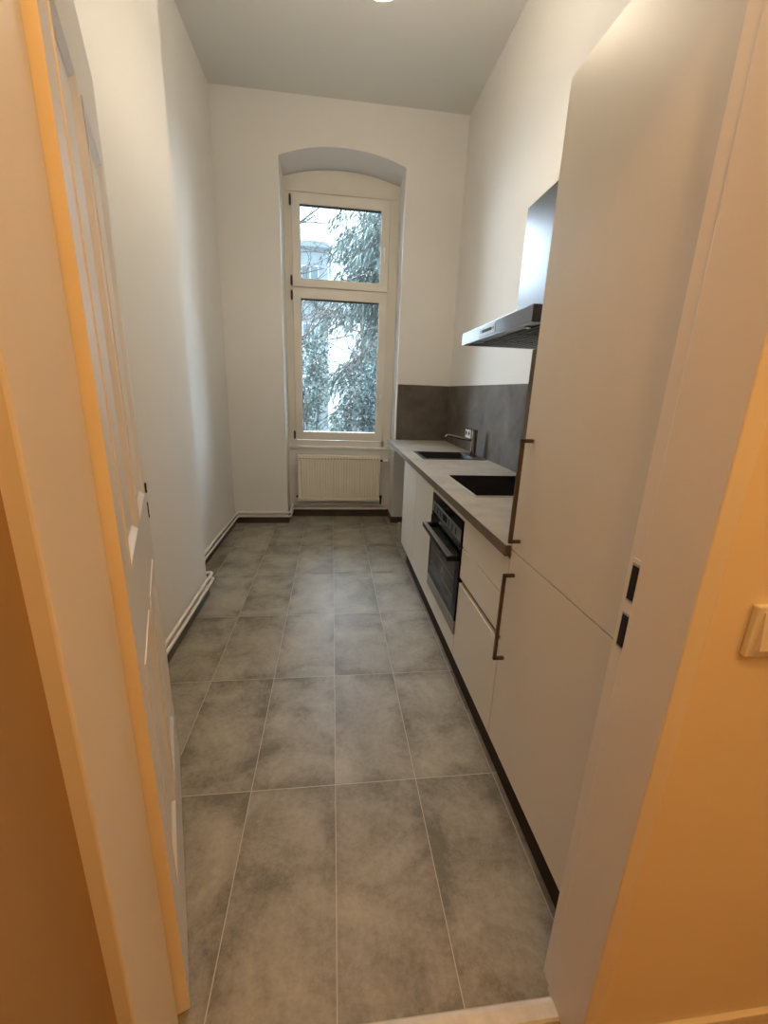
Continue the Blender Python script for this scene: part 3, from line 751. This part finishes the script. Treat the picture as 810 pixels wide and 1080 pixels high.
def bare_tree(name, label, base, top, spread, nb, r0=.06):
    o = thing(name, label, 'tree', (base[0], base[1], -1.0))
    b0, t0 = Vector((base[0], base[1], -1.02)), Vector(top)
    tk = MB(); mid = (b0 + t0) / 2 + Vector((.15, 0, .1)); tk.tube([tuple(b0), tuple(mid), tuple(t0)], [r0, r0 * .75, r0 * .4], 8); tk.build('trunk', M['bark'], o, smooth=True)
    def grow(br, p, d, L_, r, lev):
        q = p + d * L_ * .5 + Vector((random.gauss(0, .05), random.gauss(0, .05), random.gauss(0, .05))) * L_
        e_ = q + (d + Vector((random.gauss(0, .2), random.gauss(0, .2), random.gauss(0, .15)))).normalized() * L_ * .5
        br.tube([tuple(p), tuple(q), tuple(e_)], [r, r * .75, r * .45], 5)
        if lev < 3:
            for _ in range(3):
                st = p.lerp(q, random.uniform(.3, 1)) if random.random() < .5 else q.lerp(e_, random.uniform(.2, 1))
                dd = (d + Vector((random.gauss(0, .7), random.gauss(0, .6), random.gauss(.15, .5)))).normalized()
                grow(br, st, dd, L_ * random.uniform(.45, .65), r * .5, lev + 1)
    for k in range(nb):
        t = random.uniform(.35, 1); p = b0.lerp(mid, t * 2) if t < .5 else mid.lerp(t0, t * 2 - 1)
        a = random.uniform(0, 2 * PI)
        br = MB(); grow(br, p, Vector((math.cos(a), math.sin(a) * .6, random.uniform(.2, .7))).normalized(), spread * random.uniform(.6, 1), r0 * .35, 0)
        br.build('branch', M['bark'], o)
    return o

# house far behind on the left
hs = thing('house', 'pale blue-grey house with windows far behind the garden trees', 'building', (-3.0, 24, -1.0))
MB().box(-7.5, -.25, 24, 30, -1.02, 8.5).build('walls', M['render'], hs)
r_ = MB(); r_.prism([(-7.7, 8.5), (-.1, 8.5), (-.3, 8.75), (-7.5, 8.75)], 'y', 23.7, 30.2); r_.build('roof', M['render'], hs)
for wx in (-3.9, -2.55, -1.2):
    for wz in (.6, 3.3, 6.1):
        k = MB(); k.box(wx - .46, wx + .46, 23.93, 24.0, wz, wz + 1.6, .01); fr_ = k.build('house_window', M['hframe'], hs)
        for s_ in (-.22, .22): MB().box(wx + s_ - .18, wx + s_ + .18, 23.92, 23.935, wz + .09, wz + 1.5).build('house_pane', M['hglass'], fr_)

conifer('spruce', 'tall drooping blue-green spruce on the right of the window view', 2.2, 12.2, 15.0, 3.5, 320, 480)
bare_tree('bare_tree', 'bare winter tree with thin branches at left of the window view', (-1.3, 8.5), (-1.0, 8.6, 6.8), 1.7, 60)
bare_tree('bare_tree', 'taller bare tree behind the spruce in the middle of the window view', (1.9, 19.6), (1.7, 19.7, 11.0), 3.2, 50, .09)
bare_tree('bare_tree', 'slender bare tree crossing the lower window pane', (.2, 7.3), (.55, 7.3, 3.0), .65, 12, .035)
shrub('evergreen_shrub', 'glossy evergreen shrub at lower left of the window view', 'shrub', (-.55, 6.4, 1.05), (.55, .35, 1.25), 5200, .05, M['ivy'], narrow=.36)
shrub('evergreen_shrub', 'dense dark shrub at lower right of the window view', 'shrub', (.62, 6.4, .85), (.55, .35, 1.0), 5000, .05, M['laurel'], narrow=.36)
shrub('reddish_shrub', 'low reddish shrub at the foot of the window view', 'shrub', (.30, 5.3, .35), (.22, .18, .5), 900, .035, M['red'])

# ------------------------------------------------------------------ camera
f_px = 443.1
pitch, yaw, roll = .2776, -.128, .0377
cy, sy = math.cos(yaw), math.sin(yaw)
r0 = Vector((cy, sy, 0)); f0 = Vector((-sy, cy, 0)); u0 = Vector((0, 0, 1))
fw = math.cos(pitch) * f0 - math.sin(pitch) * u0; up = math.cos(pitch) * u0 + math.sin(pitch) * f0
r2 = math.cos(roll) * r0 + math.sin(roll) * up; u2 = -math.sin(roll) * r0 + math.cos(roll) * up
cam = bpy.data.cameras.new('camera'); co = bpy.data.objects.new('camera', cam); COL.objects.link(co)
cam.sensor_fit = 'HORIZONTAL'; cam.sensor_width = 36; cam.lens = f_px / 810 * 36; cam.clip_start = .02; cam.clip_end = 200
co.matrix_world = Matrix(((r2.x, u2.x, -fw.x, -.0147), (r2.y, u2.y, -fw.y, -1.2187), (r2.z, u2.z, -fw.z, 1.3955), (0, 0, 0, 1)))
S = bpy.context.scene; S.camera = co
S.view_settings.view_transform = 'Standard'; S.view_settings.look = 'None'
S.view_settings.gamma = 1; S.view_settings.exposure = 0; S.view_settings.use_curve_mapping = False

# repeats of a kind share a group
GROUPS = {'heating_pipe': 'heating pipes along the walls', 'splashback': 'splashbacks above the worktop', 'bare_tree': 'bare trees beyond the window',
          'evergreen_shrub': 'evergreen shrubs beyond the window'}
for o in list(COL.objects):
    if o.parent is None and o.name.split('.')[0] in GROUPS: o['group'] = GROUPS[o.name.split('.')[0]]
